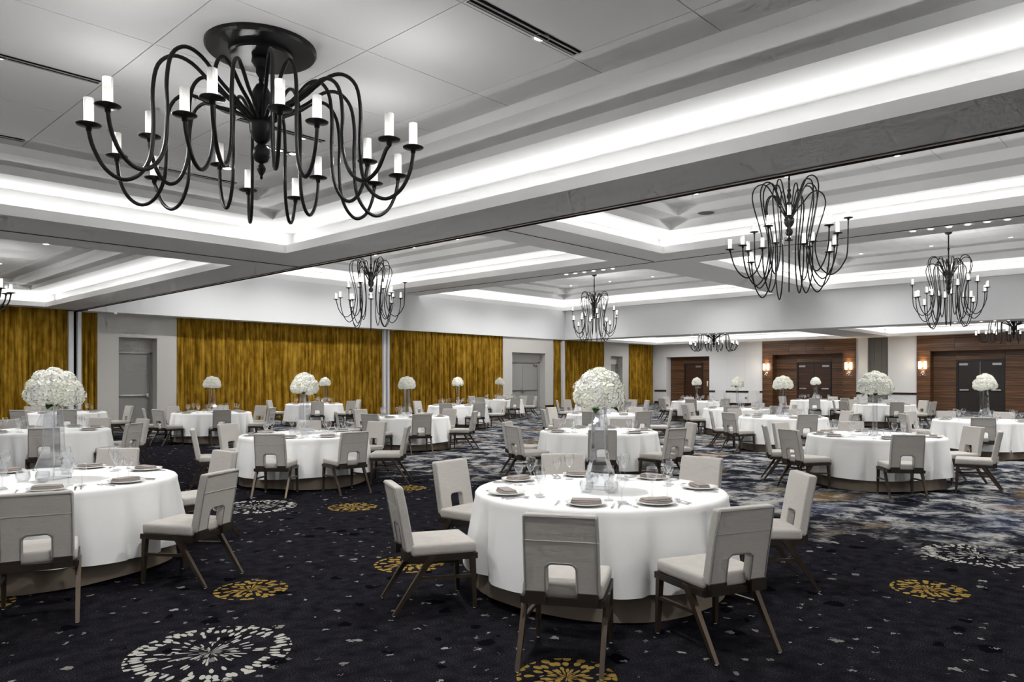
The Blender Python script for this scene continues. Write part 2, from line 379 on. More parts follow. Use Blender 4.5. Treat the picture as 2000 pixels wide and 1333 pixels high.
def ring(m, c, d0, z0, d1, z1):
    u0, u1, v0, v1 = c
    P = lambda d, z: [(u0+d, v0+d, z), (u1-d, v0+d, z), (u1-d, v1-d, z), (u0+d, v1-d, z)]
    a, b = P(d0, z0), P(d1, z1)
    for k in range(4): m.quad(a[k], a[(k+1) % 4], b[(k+1) % 4], b[k])
PANEL_CACHE = {}
def panel_mesh(du, dv):
    k = (round(du, 3), round(dv, 3))
    if k not in PANEL_CACHE:
        m = MB(); m.box(-du/2, du/2, -dv/2, dv/2, 0, .02); PANEL_CACHE[k] = m.mesh('ceiling_panel', M['panel'])
    return PANEL_CACHE[k]
def coffer(n, c, zs, p, watts, nu, nv, border, label):
    zl = zs+p['lip']; z1 = zs+p['z1']; z2 = z1+p['r1']; z3 = z2+p['r2']; w1 = p['w1']; w2 = w1+p['w2']; t = p['tr']
    root = empty('ceiling_coffer_%d' % n); tag(root, label, kind='structure')
    m = MB(); ring(m, c, 0, zs, 0, zl); ring(m, c, 0, zl, -.03, zl); ring(m, c, -.03, zl, -.03, zl-.11); m.obj('cove_fascia', M['ceil'], root)
    m = MB(); ring(m, c, -.03, zl-.11, -t, zl-.11); ring(m, c, -t, zl-.11, -t, z1); m.obj('cove_trough', M['ceil'], root)
    m = MB(); ring(m, c, -t, z1, w1, z1); ring(m, c, w1, z1, w1, z2); m.obj('lower_step', M['ceil'], root)
    m = MB(); ring(m, c, w1, z2, w2, z2); ring(m, c, w2, z2, w2, z3+.05); m.obj('upper_step', M['ceil'], root)
    u0, u1, v0, v1 = c[0]+w2, c[1]-w2, c[2]+w2, c[3]-w2
    m = MB(); m.quad((u0, v0, z3+.03), (u0, v1, z3+.03), (u1, v1, z3+.03), (u1, v0, z3+.03)); m.obj('panel_backing', M['greyframe'], root)
    us = [u0] + [u0+border+(u1-u0-2*border)*i/nu for i in range(nu+1)] + [u1]
    vs = [v0] + [v0+border+(v1-v0-2*border)*i/nv for i in range(nv+1)] + [v1]
    gap = .010
    for i in range(len(us)-1):
        for j in range(len(vs)-1):
            du, dv = us[i+1]-us[i]-gap, vs[j+1]-vs[j]-gap
            link('ceiling_panel', panel_mesh(du, dv), root, ((us[i]+us[i+1])/2, (vs[j]+vs[j+1])/2, z3))
    # fluorescent strips lying in the trough
    for k in range(4):
        L = bpy.data.lights.new('cove_strip', 'AREA'); L.shape = 'RECTANGLE'; L.color = WARM
        ln = (c[1]-c[0]+t) if k < 2 else (c[3]-c[2]+t)
        L.size = ln; L.size_y = .05; L.energy = watts*ln; L.spread = pi
        o = link('cove_strip', L, root)
        uc, vc = (c[0]+c[1])/2, (c[2]+c[3])/2; q = t*.5
        o.location = [(uc, c[2]-q, zl-.03), (uc, c[3]+q, zl-.03), (c[0]-q, vc, zl-.03), (c[1]+q, vc, zl-.03)][k]
        aim = [Vector((0, 1, TILT)), Vector((0, -1, TILT)), Vector((1, 0, TILT)), Vector((-1, 0, TILT))][k].normalized()     # up and inwards over the coffer
        side = Vector((1, 0, 0)) if k < 2 else Vector((0, 1, 0)); zax = -aim; yax = zax.cross(side)
        o.rotation_euler = Matrix((side, yax, zax)).transposed().to_euler()
    return z3, us, vs
Z3L, US, VS = coffer(1, NEAR, ZL, LOW, COVE_W, 3, 7, .48, 'stepped white coffer with lit cove over the nearest tables')
coffer(2, LEFT, ZL, LOW, COVE_W, 3, 7, .48, 'stepped white coffer with lit cove at the far left')
Z3H = coffer(3, C1, ZH, HIGH, COVE_W_HI, 6, 7, .5, 'high white coffer with lit cove before the long curtain')[0]
coffer(4, C2, ZH, HIGH, COVE_W_HI, 6, 7, .5, 'high white coffer with lit cove in the far corner')
coffer(5, C3, ZH, HIGH, COVE_W_HI, 6, 7, .5, 'high white coffer with lit cove right of centre')
coffer(6, C4, ZH, HIGH, COVE_W_HI, 6, 7, .5, 'high white coffer with lit cove at the far right')
coffer(7, D1, ZL, LOW, COVE_W, 3, 7, .48, 'low white coffer with lit cove before the wooden doors')
coffer(9, NEARB, ZL, LOW, COVE_W, 1, 1, .48, 'white coffer of the unseen next bay, behind the viewpoint')
coffer(10, C5, ZH, HIGH, COVE_W_HI, 1, 1, .5, 'high white coffer of the unseen next bay, right of the viewpoint')
coffer(8, D2, ZL, LOW, COVE_W, 3, 7, .48, 'low white coffer with lit cove before the black doors')

# ------------------------------------------------------------------ curtain wall
def wallbox(name, mat, label, *boxes, kind='structure'):
    m = MB()
    for b in boxes: m.box(*b)
    return tag(m.obj(name, mat), label, kind=kind)
wallbox('wall_left', M['wallw'], 'plain wall behind the gold curtains', (UB, UW+.7, VC+.62, VC+.7, 0, ZL))
def door_bay(n, u0, u1, a0, a1, d0, d1, double, label):
    m = MB(); zt, zd, dep = 3.04, 2.50, .42
    m.box(u0, a0, VC, VC+.6, 0, ZL); m.box(a1, u1, VC, VC+.6, 0, ZL); m.box(a0, a1, VC, VC+.6, zt, ZL)
    m.box(a0, a1, VC+dep, VC+.6, zd+.06, zt); tag(m.obj('wall_left_bay_%d' % n, M['taupewall']), 'taupe wall bay around the grey ' + label, kind='structure')
    r = empty('door_%d' % n, ((d0+d1)/2, VC+dep, 0)); tag(r, 'grey painted ' + label, kind='structure')
    c = (d0+d1)/2
    f = MB(); f.box(a0-c, d0-c, -.02, .1, 0, zd+.06); f.box(d1-c, a1-c, -.02, .1, 0, zd+.06); f.box(a0-c, a1-c, -.02, .1, zd, zd+.06); f.obj('door_frame', M['greyframe'], r)
    leaves = [(d0, d1)] if not double else [(d0, (d0+d1)/2-.004), ((d0+d1)/2+.004, d1)]
    for i, (x0, x1) in enumerate(leaves):
        l = MB(); l.box(x0-c+.006, x1-c-.006, .02, .07, .01, zd-.008); lo = l.obj('door_leaf', M['greydoor'], r)
        e = x1-c if i == 0 else x0-c; s = -1 if i == 0 else 1
        b = MB(); b.rbox(min(x0, x1)-c+.02, max(x0, x1)-c-.02, -.03, .02, 1.005, 1.06, .012, 2); b.obj('panic_bar', M['steel'], lo)
        b = MB(); b.rbox(min(e+s*.03, e+s*.13), max(e+s*.03, e+s*.13), -.07, .02, .94, 1.12, .02, 2); b.obj('latch_case', M['chrome'], lo)
        b = MB(); x = (x1-c-.32) if (double and i == 1) or not double else (x0-c+.02)
        b.box(x, x+.3, -.06, .02, zd-.12, zd-.05)
        if double: b.obj('door_closer', M['steel'], lo)
        else: b.v = []; b.f = []; b.s = []
    wallbox('baseboard_left_%d' % n, M['base'], 'dark wood baseboard beside a grey door', (a1, u1, VC-.02, VC, 0, .16), (u0, a0, VC-.02, VC, 0, .16))
door_bay(1, 8.57, 11.17, 9.23, 10.49, 9.36, 10.40, False, 'single door with panic bar by the left curtain')
door_bay(2, 28.04, 32.14, 28.74, 31.43, 28.80, 31.25, True, 'double door with panic bars in the middle')
door_bay(3, 36.95, 39.58, 37.66, 38.90, 37.7, 38.75, False, 'single door by the far corner')
for i, (a, b) in enumerate([(7.70, 8.06), (20.26, 20.58), (32.86, 33.04)]):      # partition pockets between curtains
    r = empty('wall_pocket_%d' % (i+1)); tag(r, 'pale jambs with a dark partition slot between gold curtains', kind='structure')
    t = (b-a)/3.6
    m = MB(); m.box(a, a+t*1.3, VC-.1, VC+.5, 0, 3.81); m.box(b-t, b, VC-.1, VC+.5, 0, 3.81); m.obj('jamb', M['header'], r)
    m = MB(); m.box(a+t*1.3, b-t, VC+.1, VC+.5, 0, 3.81); m.obj('slot', M['dark'], r)
def curtain(u0, u1, label, seed):
    rnd = random.Random(seed); n = max(3, int((u1-u0)/.19)); per = 10
    cols = n*per+1; rows = 9; ph = [rnd.uniform(-.35, .35) for _ in range(n+2)]; am = [rnd.uniform(.6, 1.15) for _ in range(n+2)]
    drift = [rnd.uniform(-1, 1) for _ in range(n+2)]
    m = MB(); vs = []
    z0, z1 = .03, 3.86
    for j in range(rows):
        t = j/(rows-1); z = z1+(z0-z1)*t
        for i in range(cols):
            x = i/per; k = int(x)
            fr = x-k; A = am[k]*(1-fr)+am[k+1]*fr; P = ph[k]*(1-fr)+ph[k+1]*fr; D = drift[k]*(1-fr)+drift[k+1]*fr
            if abs(D) < .72: D *= .12
            y = -.13*A*abs(cos(pi*x+P+D*t*.55))**.75 - .03*sin(2*pi*x*.5+P*3)
            vs.append((x/n*(u1-u0)+.02*D*t*t, y*(.65+.35*t), z))
    fs = [(j*cols+i, (j+1)*cols+i, (j+1)*cols+i+1, j*cols+i+1) for j in range(rows-1) for i in range(cols-1)]
    m.add(vs, fs, True)
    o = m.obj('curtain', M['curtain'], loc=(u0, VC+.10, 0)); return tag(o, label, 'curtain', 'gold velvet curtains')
for i, (a, b, l) in enumerate([(UB+.1, 7.69, 'gold velvet curtain at the left edge of the picture'), (8.07, 8.56, 'narrow gold velvet curtain between partition slot and single grey door'),
        (11.18, 20.25, 'long pleated gold velvet curtain right of the single grey door'), (20.59, 28.03, 'gold velvet curtain left of the grey double door'),
        (32.15, 32.85, 'narrow gold velvet curtain right of the grey double door'), (33.05, 36.94, 'gold velvet curtain behind the nearest white bouquet'), (39.59, 42.42, 'gold velvet curtain in the far corner by the white wall')]):
    curtain(a, b, l, 20+i)
m = MB(); m.rbox(-.05, .05, -.04, .04, -.06, 0, .01, 2); tag(m.obj('ceiling_speaker', M['whiteplastic'], loc=(8.9, 26.35, 3.81)), 'small white sensor under the fascia by the left curtain', 'sensor')

# ------------------------------------------------------------------ wood wall
U1 = UW+.9
zt = 3.06
boxes = [(26.1, 27.7), (19.48, 22.99), (13.57, 14.15), (11.12, 12.53), (VB, 5.46)]
m = MB()
for a, b in boxes: m.box(UW, U1, a, b, 0, ZL)
m.box(UW, U1, 22.99, 26.1, zt, ZL); m.box(UW+.62, U1, 22.99, 26.1, 0, zt)
tag(m.obj('wall_far', M['wallw']), 'white wall with dark chair rail at the far end', kind='structure')
m = MB()                                               # fine panel joints of the white wall
for a, b in ((19.48, 22.99), (11.12, 12.53), (26.1, 27)):
    m.box(UW-.004, UW+.01, a, b, 3.045, 3.055)
for v in (20.6, 21.8): m.box(UW-.004, UW+.01, v-.004, v+.004, .9, ZL)
tag(m.obj('trim_6', M['header']), 'fine joints in the white wall panels', kind='structure')
rails = [(26.1, 26.98), (22.4, 22.99), (20.22, 21.86), (19.48, 19.67), (13.57, 14.15), (11.12, 12.53)]
for i, (a, b) in enumerate(rails):
    m = MB(); m.box(UW-.035, UW, a, b, .80, .905); tag(m.obj('trim_%d' % (7+i), M['base']), 'dark wood chair rail on the white wall', kind='structure')
m = MB()
for a, b in boxes[:4]: m.box(UW-.02, UW, a, min(b, 27), 0, .16)
tag(m.obj('baseboard_far', M['base']), 'dark wood baseboard under the white wall', kind='structure')
wallbox('wall_far_partition', M['dark'], 'dark recess of the folding partition', (UW+.3, U1, 12.53, 13.57, 0, ZL))
r = empty('folding_partition', (UW+.12, 13.05, 0)); tag(r, 'grey folding partition panels stacked in the white end wall', 'partition')
for a, b in ((-.52, -.18), (-.17, .17), (.18, .52)):
    m = MB(); m.box(0, .09, a, b, .02, ZL-.02); m.obj('partition_panel', M['partition'], r)
def portal(n, v0, v1, a0, a1, d0, d1, doormat, label, dlabel):
    r = empty('wall_portal_%d' % n, (UW, 0, 0)); tag(r, label, kind='structure'); g = .006
    def pan(x0, x1, y0, y1, z0, z1, mat=M['wood']):
        m = MB(); m.box(x0, x1, -abs(y1-y0)/2+g/2, abs(y1-y0)/2-g/2, -(z1-z0)/2+g/2, (z1-z0)/2-g/2); m.obj('wood_panel', mat, r, (0, (y0+y1)/2, (z0+z1)/2))
    P, dep, zp = -.08, .5, 3.05
    pan(P, .6, v0, a0, 0, zp); pan(P, .6, a1, v1, 0, zp)
    ks = [v0, a0+(a1-a0)*.25, a0+(a1-a0)*.5, a0+(a1-a0)*.75, v1]
    for x, y in zip(ks, ks[1:]): pan(P, .6, x, y, zp, ZL)
    zd = 2.52
    pan(dep, .6, a0, d0-.09, 0, zp); pan(dep, .6, d1+.09, a1, 0, zp); pan(dep, .6, d0-.09, d1+.09, zd+.08, zp)
    wallbox('wall_portal_backing_%d' % n, M['dark'], 'dark backing behind the wood panels', (UW+.62, U1, v0, v1, 0, ZL))
    doors(n+4, d0, d1, UW+dep, zd, doormat, True, dlabel)
def doors(n, d0, d1, u, zd, mat, double, label):
    c = (d0+d1)/2; q = empty('door_%d' % n, (u, c, 0)); tag(q, label, kind='structure')
    f = MB(); f.box(-.02, .1, d0-.085-c, d0-c, 0, zd+.075); f.box(-.02, .1, d1-c, d1+.085-c, 0, zd+.075); f.box(-.02, .1, d0-c, d1-c, zd, zd+.075); f.obj('door_frame', M['blackdoor'], q)
    lv = [(d0, c-.006), (c+.006, d1)] if double else [(d0, d1)]
    for i, (x, y) in enumerate(lv):
        l = MB(); l.box(.03, .08, x-c+.004, y-c-.004, .01, zd-.006); lo = l.obj('door_leaf', mat, q)
        hx = (x-c+.06) if i == 0 else (y-c-.44)
        b = MB(); b.box(-.03, .03, hx, hx+.38, zd-.21, zd-.10); b.obj('door_closer', M['steel'], lo)
        b = MB(); b.xbar((-.01, x-c+.05, 1.06), (-.01, y-c-.05, 1.06), .03); b.obj('bar_rail', M['bronze'], lo)
        hx = (x-c+.08) if i == 0 else (y-c-.48)
        b = MB(); b.rbox(-.05, .03, hx, hx+.4, 1.02, 1.10, .012, 2); b.obj('panic_bar', M['steel'], lo)
    if double:
        b = MB(); b.box(0, .03, -.008, .008, .01, zd-.01); b.obj('astragal', M['steel'] if mat == M['blackdoor'] else mat, q)
portal(1, 14.15, 19.48, 14.84, 18.85, 15.72, 17.56, M['wooddoor'], 'walnut panelled portal with two sconces', 'dark walnut double door inside the walnut portal')
portal(2, 5.46, 11.12, 6.10, 10.48, 7.42, 9.36, M['blackdoor'], 'walnut panelled portal at the right edge', 'black double door inside the right walnut portal')
r = empty('wall_portal_3', (UW, 0, 0)); tag(r, 'walnut panelled door niche in the white wall', kind='structure')
for a, b, z0, z1 in ((22.99, 23.72, 0, 3.06), (25.1, 26.1, 0, 3.06), (23.72, 25.1, 2.66, 3.06)):
    m = MB(); m.box(.55, .6, -(b-a)/2+.003, (b-a)/2-.003, -(z1-z0)/2+.003, (z1-z0)/2-.003); m.obj('wood_panel', M['wood'], r, (0, (a+b)/2, (z0+z1)/2))
doors(4, 23.80, 25.02, UW+.55, 2.58, M['wooddoor'], False, 'dark walnut single door in the white wall niche')
m = MB(); m.rbox(-.05, 0, -.05, .05, -.17, .17, .015, 2); m.box(-.07, -.05, -.03, .03, -.10, -.02)
tag(m.obj('wall_phone', M['whiteplastic'], loc=(UW+.55, 23.4, 1.32)), 'white house phone on walnut beside the single wooden door', 'phone')
m = MB(); m.rbox(-.015, 0, -.06, .06, -.06, .06, .005, 1); tag(m.obj('wall_outlet', M['partition'], loc=(UW, 20.55, .47)), 'grey outlet plate low on the white wall', 'outlet')
for i, (v, l) in enumerate(((22.13, 'white display stand against the white wall, left one'), (19.94, 'white display stand against the white wall beside the walnut portal'))):
    r = empty('display_stand', (UW-.35, v, 0)); tag(r, l, 'stand', 'white display stands')
    m = MB(); m.box(-.02, .02, -.27, .27, .20, .92); m.obj('sign_board', M['whiteplastic'], r)
    m = MB(); m.box(-.16, .16, -.22, .22, 0, .03); m.box(-.015, .015, -.03, .03, .03, .22); m.obj('stand_base', M['steel'], r)

def sconce(v, label, P=-.08):
    r = empty('wall_sconce', (UW+P, v, 0)); tag(r, label, 'sconce', 'twin wall sconces')
    m = MB(); m.rbox(-.03, 0, -.07, .07, 1.86, 2.02, .012, 2); m.rbox(-.05, -.01, -.035, .035, 1.78, 1.88, .01, 2); m.obj('back_plate', M['chrome'], r)
    for s in (-1, 1):
        a = MB(); a.tube([(-.03, s*.05, 1.93), (-.08, s*.13, 1.88), (-.10, s*.165, 1.97), (-.10, s*.13, 2.08), (-.10, s*.125, 2.14)], .013, 6); ao = a.obj('arm', M['chrome'], r)
        a = MB(); a.lathe([(.0, 2.13), (.04, 2.135), (.04, 2.15), (.0, 2.15)], 10, (-.10, s*.125)); a.obj('cup', M['chrome'], ao)
        a = MB(); a.lathe([(.0, 1.76), (.028, 1.785), (.0, 1.82)], 8, (-.06, s*.11)); a.obj('crystal_drop', M['chrome'], ao)
        a = MB(); a.lathe([(.058, 2.15), (.06, 2.16), (.06, 2.53), (.056, 2.53), (.056, 2.15)], 14, (-.10, s*.125)); a.obj('glass_shade', M['shade'], ao)
    L = bpy.data.lights.new('sconce_bulb', 'POINT'); L.energy = 18; L.color = (1, .72, .42); L.shadow_soft_size = .06
    link('sconce_bulb', L, r, (-.20, 0, 2.36))
sconce(19.2, 'lit twin sconce at the left of the walnut portal')
sconce(14.5, 'lit twin sconce at the right of the walnut portal')
sconce(10.82, 'lit twin sconce beside the right edge walnut portal')

# ------------------------------------------------------------------ ceiling fittings
def diffuser(u0, u1, v, z, label):
    r = empty('linear_diffuser', ((u0+u1)/2, v, z)); tag(r, label, 'air vent', 'linear ceiling diffusers'); h = (u1-u0)/2
    m = MB(); m.box(-h, h, -.055, .055, -.002, .002); m.obj('slot', M['dark'], r)
    for y in (-.022, .03):
        m = MB(); m.box(-h, h, y-.009, y+.009, -.007, -.003); m.obj('blade', M['greyframe'], r)
zc = Z3L-.004
diffuser(1.27, 2.54, 7.95, zc, 'black linear air slot in the ceiling left of the nearest chandelier')
diffuser(3.94, 5.24, 4.13, zc, 'black linear air slot in the ceiling at the top centre')
diffuser(3.96, 5.05, 7.93, zc, 'black linear air slot in the ceiling behind the nearest chandelier hub')
diffuser(1.27, 2.53, 10.57, zc, 'thin air slot at the coffer edge by the left frame')
diffuser(3.94, 5.24, 10.57, zc, 'thin air slot at the coffer corner behind the nearest chandelier')
for u, v, l in ((24.6, 20.2, 'short air slot in the far corner coffer'), (27.0, 17.2, 'short air slot right of the far corner chandelier'), (24.9, 8.9, 'short air slot in the far right coffer')):
    diffuser(u, u+1.2, v, Z3H-.004, l)
def downlight_proto():
    r = empty('recessed_downlight'); tag(r, 'x', 'downlight')
    m = MB(); m.lathe([(.055, .0), (.075, -.006), (.085, 0)], 20); m.obj('trim_ring', M['whiteplastic'], r)
    m = MB(); m.lathe([(0, -.002), (.055, -.002)], 16); m.obj('lens', M['lampglass'], r)
    return r
DL = Proto(downlight_proto())
SPOTL = bpy.data.lights.new('downlight_beam', 'SPOT'); SPOTL.energy = SPOT_W; SPOTL.spot_size = radians(165); SPOTL.spot_blend = .6; SPOTL.shadow_soft_size = .07; SPOTL.color = WARM
SPOTH = SPOTL.copy(); SPOTH.energy = SPOT_W*1.9; SPOTH.spot_size = radians(140); SPOTH.spot_blend = .9
def downlight(u, v, z, label, group, beam):
    o = DL.place((u, v, z)); tag(o, label, 'downlight', group)
    if beam: link('downlight_beam', beam, o, (0, 0, -.03))
for c, nm, z, B in ((NEAR, 'nearest coffer', Z3L, SPOTL), (LEFT, 'far left coffer', Z3L, SPOTL), (D1, 'coffer before the wooden doors', Z3L, SPOTL), (D2, 'coffer before the black doors', Z3L, SPOTL), (NEARB, 'unseen low bay behind the viewpoint', Z3L, SPOTL)):
    for u in (.29, .71):
        for v in (.18, .34, .66, .82): downlight(c[0]+(c[1]-c[0])*u, c[2]+(c[3]-c[2])*v, z-.001, 'recessed downlight, %s from the curtain wall, %s side, %s' % ({.82: 'first', .66: 'second', .34: 'third', .18: 'last'}[v], 'near' if u < .5 else 'far', nm), 'downlights in the %s' % nm, B if (u < .5) == (v in (.18, .66)) else None)
for c, nm in ((C1, 'coffer above the long curtain'), (C2, 'far corner coffer'), (C3, 'high coffer right of centre'), (C4, 'far right coffer'), (C5, 'unseen high bay right of the viewpoint')):
    for u in (.22, .5, .78):
        for v in (.2, .4, .6, .8):
            if u == .5 and v in (.4, .6): continue
            downlight(c[0]+(c[1]-c[0])*u, c[2]+(c[3]-c[2])*v, Z3H-.001, 'recessed downlight, %s from the curtain wall, %s column, %s' % ({.8: 'first', .6: 'second', .4: 'third', .2: 'last'}[v], {.22: 'near', .5: 'middle', .78: 'far'}[u], nm), 'downlights in the %s' % nm, SPOTH if u != .5 and v in (.2, .8) or u == .5 else None)
for v0, nm in ((15.3, 'left'), (3.6, 'right')):
    for k in range(6): downlight(21.45, v0+k*.42, ZH-.012, 'small soffit downlight, %s in the %s row of the middle beam' % (('rightmost', 'second from right', 'third from right', 'third from left', 'second from left', 'leftmost')[k], nm), 'soffit downlights %s row' % nm, None)
    for k in range(5): downlight(33.6, v0+2+k*.45, ZL-.003, 'small soffit downlight, %s in the %s row under the far header' % (('rightmost', 'second from right', 'central', 'second from left', 'leftmost')[k], nm), 'far soffit downlights %s row' % nm, None)
r = empty('triple_spotlight', (4.85, 8.62, Z3L-.002)); tag(r, 'recessed three lamp spotlight behind the nearest chandelier', 'spotlight')
m = MB(); m.box(-.30, .30, -.10, .10, -.006, 0); m.obj('housing', M['whiteplastic'], r)
for x in (-.19, 0, .19):
    m = MB(); m.lathe([(.045, -.012), (.085, -.02), (.09, -.006)], 18, (x, 0)); k_ = m.obj('lamp_ring', M['chrome'], r)
    m = MB(); m.lathe([(0, -.012), (.045, -.012)], 14, (x, 0)); m.obj('lamp_lens', M['lampglass'], k_)
r = empty('ceiling_sensor', (3.31, 7.44, Z3L-.002)); tag(r, 'clear ceiling fitting with hanging rods left of the chandelier hub', 'sensor')
m = MB(); m.lathe([(0, -.03), (.07, -.025), (.11, 0)], 20); m.obj('base_disc', M['whiteplastic'], r)
for a in (.2, 1.8, 3.4, 5.0):
    m = MB(); m.tube([(.06*cos(a), .06*sin(a), -.02), (.06*cos(a), .06*sin(a), -.19)], .006, 6); m.obj('rod', M['glass'], r)
m = MB(); m.lathe([(0, -.012), (.2, -.012), (.23, 0)], 24); tag(m.obj('ceiling_speaker', M['partition'], loc=(18.9, 10.3, ZH+HIGH['z1']+HIGH['r1']-.002)), 'round grey ceiling speaker in the high coffer right of centre', 'speaker')

# ------------------------------------------------------------------ chandeliers
def smooth(pts, n=5):
    P = [Vector(p) for p in pts]; P = [P[0]*2-P[1]] + P + [P[-1]*2-P[-2]]; out = []
    for i in range(1, len(P)-2):
        a, b, c, d = P[i-1:i+3]
        for k in range(n):
            t = k/n; out.append(.5*((2*b)+(-a+c)*t+(2*a-5*b+4*c-d)*t*t+(-a+3*b-3*c+d)*t**3))
    out.append(P[-2]); return out
def chandelier(name, ceil, hub, arms, canopy, tall):
    r = empty(name); I = M['iron']
    if canopy:
        m = MB(); m.lathe([(0, ceil), (.47, ceil), (.47, ceil-.03), (.455, ceil-.05), (.27, ceil-.052), (.27, ceil-.075), (.255, ceil-.09), (0, ceil-.092)], 48, smooth=False); m.obj('canopy', I, r)
        m = MB(); m.lathe([(.0, ceil-.08), (.075, ceil-.085), (.085, ceil-.13), (.05, ceil-.18), (.02, ceil-.20)], 20); m.obj('canopy_ball', I, r)
    else:
        m = MB(); m.lathe([(.0, ceil), (.40, ceil), (.40, ceil-.02), (.0, ceil-.022)], 32, smooth=False); m.obj('ceiling_plate', M['whiteplastic'], r)
        m = MB(); m.lathe([(.0, ceil-.02), (.12, ceil-.022), (.125, ceil-.08), (.09, ceil-.14), (.03, ceil-.17), (0, ceil-.17)], 20); m.obj('canopy', I, r)
    m = MB(); m.tube([(0, 0, ceil-.1), (0, 0, hub)], .02, 10); m.obj('rod', I, r)
    if tall:
        for z in ((ceil*.62+hub*.38), (ceil*.36+hub*.64)):
            m = MB(); m.lathe([(0, z-.04), (.03, z-.025), (.04, z), (.03, z+.025), (0, z+.04)], 12); m.obj('rod_bead', I, r)
    def turned(p, nm):
        m = MB(); m.lathe([(a*.84, hub+b) for a, b in p], 20); m.obj(nm, I, r)
    turned([(0, .60), (.03, .59), (.035, .54), (.055, .50), (.055, .46), (.025, .42), (.03, .40), (0, .39)], 'upper_knop')
    turned([(0, .38), (.05, .36), (.09, .30), (.10, .24), (.085, .18), (.04, .12), (.03, .04), (0, .03)], 'middle_ball')
    turned([(0, .06), (.06, .05), (.12, .03), (.125, .0), (.115, -.06), (.085, -.12), (.045, -.155), (0, -.16)], 'arm_bowl')
    turned([(0, -.15), (.04, -.155), (.045, -.17), (.085, -.21), (.09, -.26), (.065, -.31), (.025, -.33), (0, -.335)], 'lower_ball')
    turned([(0, -.33), (.02, -.335), (.045, -.37), (.045, -.39), (.02, -.43), (.012, -.44), (.016, -.46), (0, -.475)], 'finial')
    L = bpy.data.lights.new('bulb', 'POINT'); L.energy = BULB_HI if tall else BULB_LO; L.color = WARM; L.shadow_soft_size = .03
    for ai, (ang, R, top, bot, cup) in enumerate(arms):
        k = R/1.3; x = lambda q: q*k
        pts = [(.07, hub+.03), (x(.22), hub+.10+.1*(top-hub)), (x(.40), hub+.62*(top-hub)), (x(.56), top-.03), (x(.70), top), (x(.815), top-.10), (x(.855), top-.32), (x(.85), (top*.45+bot*.55)),
               (x(.87), bot+.22), (x(.95), bot+.06), (x(1.07), bot), (x(1.19), bot+.07), (x(1.27), bot+.22), (R, min(cup-.05, bot+.40)), (R, cup)]
        if tall:
            k = R/1.22; h = top-bot
            pts = [(.06, hub+.03), (x(.16), hub+.20), (x(.30), hub+.62*(top-hub)), (x(.44), top-.05), (x(.57), top), (x(.70), top-.07), (x(.755), top-.24), (x(.72), top-.25*h), (x(.61), top-.45*h), (x(.54), top-.62*h),
                   (x(.56), bot+.24*h), (x(.64), bot+.10*h), (x(.76), bot+.025*h), (x(.88), bot), (x(1.02), bot+.05*h), (x(1.13), bot+.14*h), (x(1.20), bot+.26*h), (R, cup)]
        P = smooth([(q, 0, z) for q, z in pts], 4)
        m = MB(); m.tube(P, .0135 if tall else .0165, 7)
        a = m.obj('arm', I, r); a.rotation_euler = (0, 0, ang)
        link('drip_pan', PAN, a, (R, 0, cup)); link('candle_sleeve', CANDLE, a, (R, 0, cup))
        if ai % 3 == 0: link('bulb', L, a, (R, 0, cup+.235))
    return r
m = MB(); m.lathe([(0, -.055), (.02, -.05), (.022, -.02), (.085, -.008), (.092, 0), (.085, .004), (0, .006)], 20); PAN = m.mesh('drip_pan', M['iron'])
m = MB(); m.lathe([(0, .006), (.036, .006), (.036, .205), (.03, .205), (.03, .19), (0, .19)], 18); CANDLE = m.mesh('candle_sleeve', M['candle'])
rn = random.Random(5)
A_low = []
for k in range(18):
    a = 2*pi*k/18+.13; outer = k % 3 != 1
    A_low.append((a, 1.33+rn.uniform(-.03, .05) if outer else .93+rn.uniform(-.05, .05), (4.18 if outer else 4.24)+rn.uniform(-.07, .10), (3.19 if outer else 3.24)+rn.uniform(-.03, .03), (3.56 if outer else 3.62)+rn.uniform(-.04, .06)))
A_high = []
for k in range(18):
    a = 2*pi*k/18+.05; t = k % 3
    R = (1.14, .96, .76)[t]+rn.uniform(-.05, .05)
    A_high.append((a, R, (5.46, 5.56, 5.42)[t]+rn.uniform(-.08, .12), (3.72, 3.50, 3.34)[t]+rn.uniform(-.06, .08), (4.40, 4.30, 4.10)[t]+rn.uniform(-.15, .45)))
low = Proto(chandelier('chandelier', Z3L-.002, 3.83, A_low, True, False))
high = Proto(chandelier('chandelier', Z3H-.002, 4.84, A_high, False, True))
def ctr(c): return ((c[0]+c[1])/2, (c[2]+c[3])/2, 0)
for P, c, rz, l in ((low, NEAR, 0, 'large black iron chandelier close overhead at upper left'), (low, LEFT, .1, 'black iron chandelier cut off by the left edge'),
        (high, C1, .2, 'tall black iron chandelier before the pale fascia above the long curtain'), (high, C2, .7, 'tall black chandelier near the room corner at picture centre'),
        (high, C3, .0, 'tall black iron chandelier, largest on the right side'), (high, C4, .4, 'tall black chandelier before the pale header at far right'),
        (low, NEARB, .3, 'black iron chandelier in the unseen bay behind the viewpoint'), (high, C5, .6, 'tall black chandelier in the unseen bay right of the viewpoint'),
        (low, D1, .5, 'low black chandelier in front of the white wall'), (low, D2, .9, 'low black chandelier before the walnut portal at right edge')):
    x, y, z = ctr(c)
    if c in (C1, C3, C5): x = 14.85
    o = P.place((x, y, z), rz); tag(o, l, 'chandelier', 'black iron chandeliers')

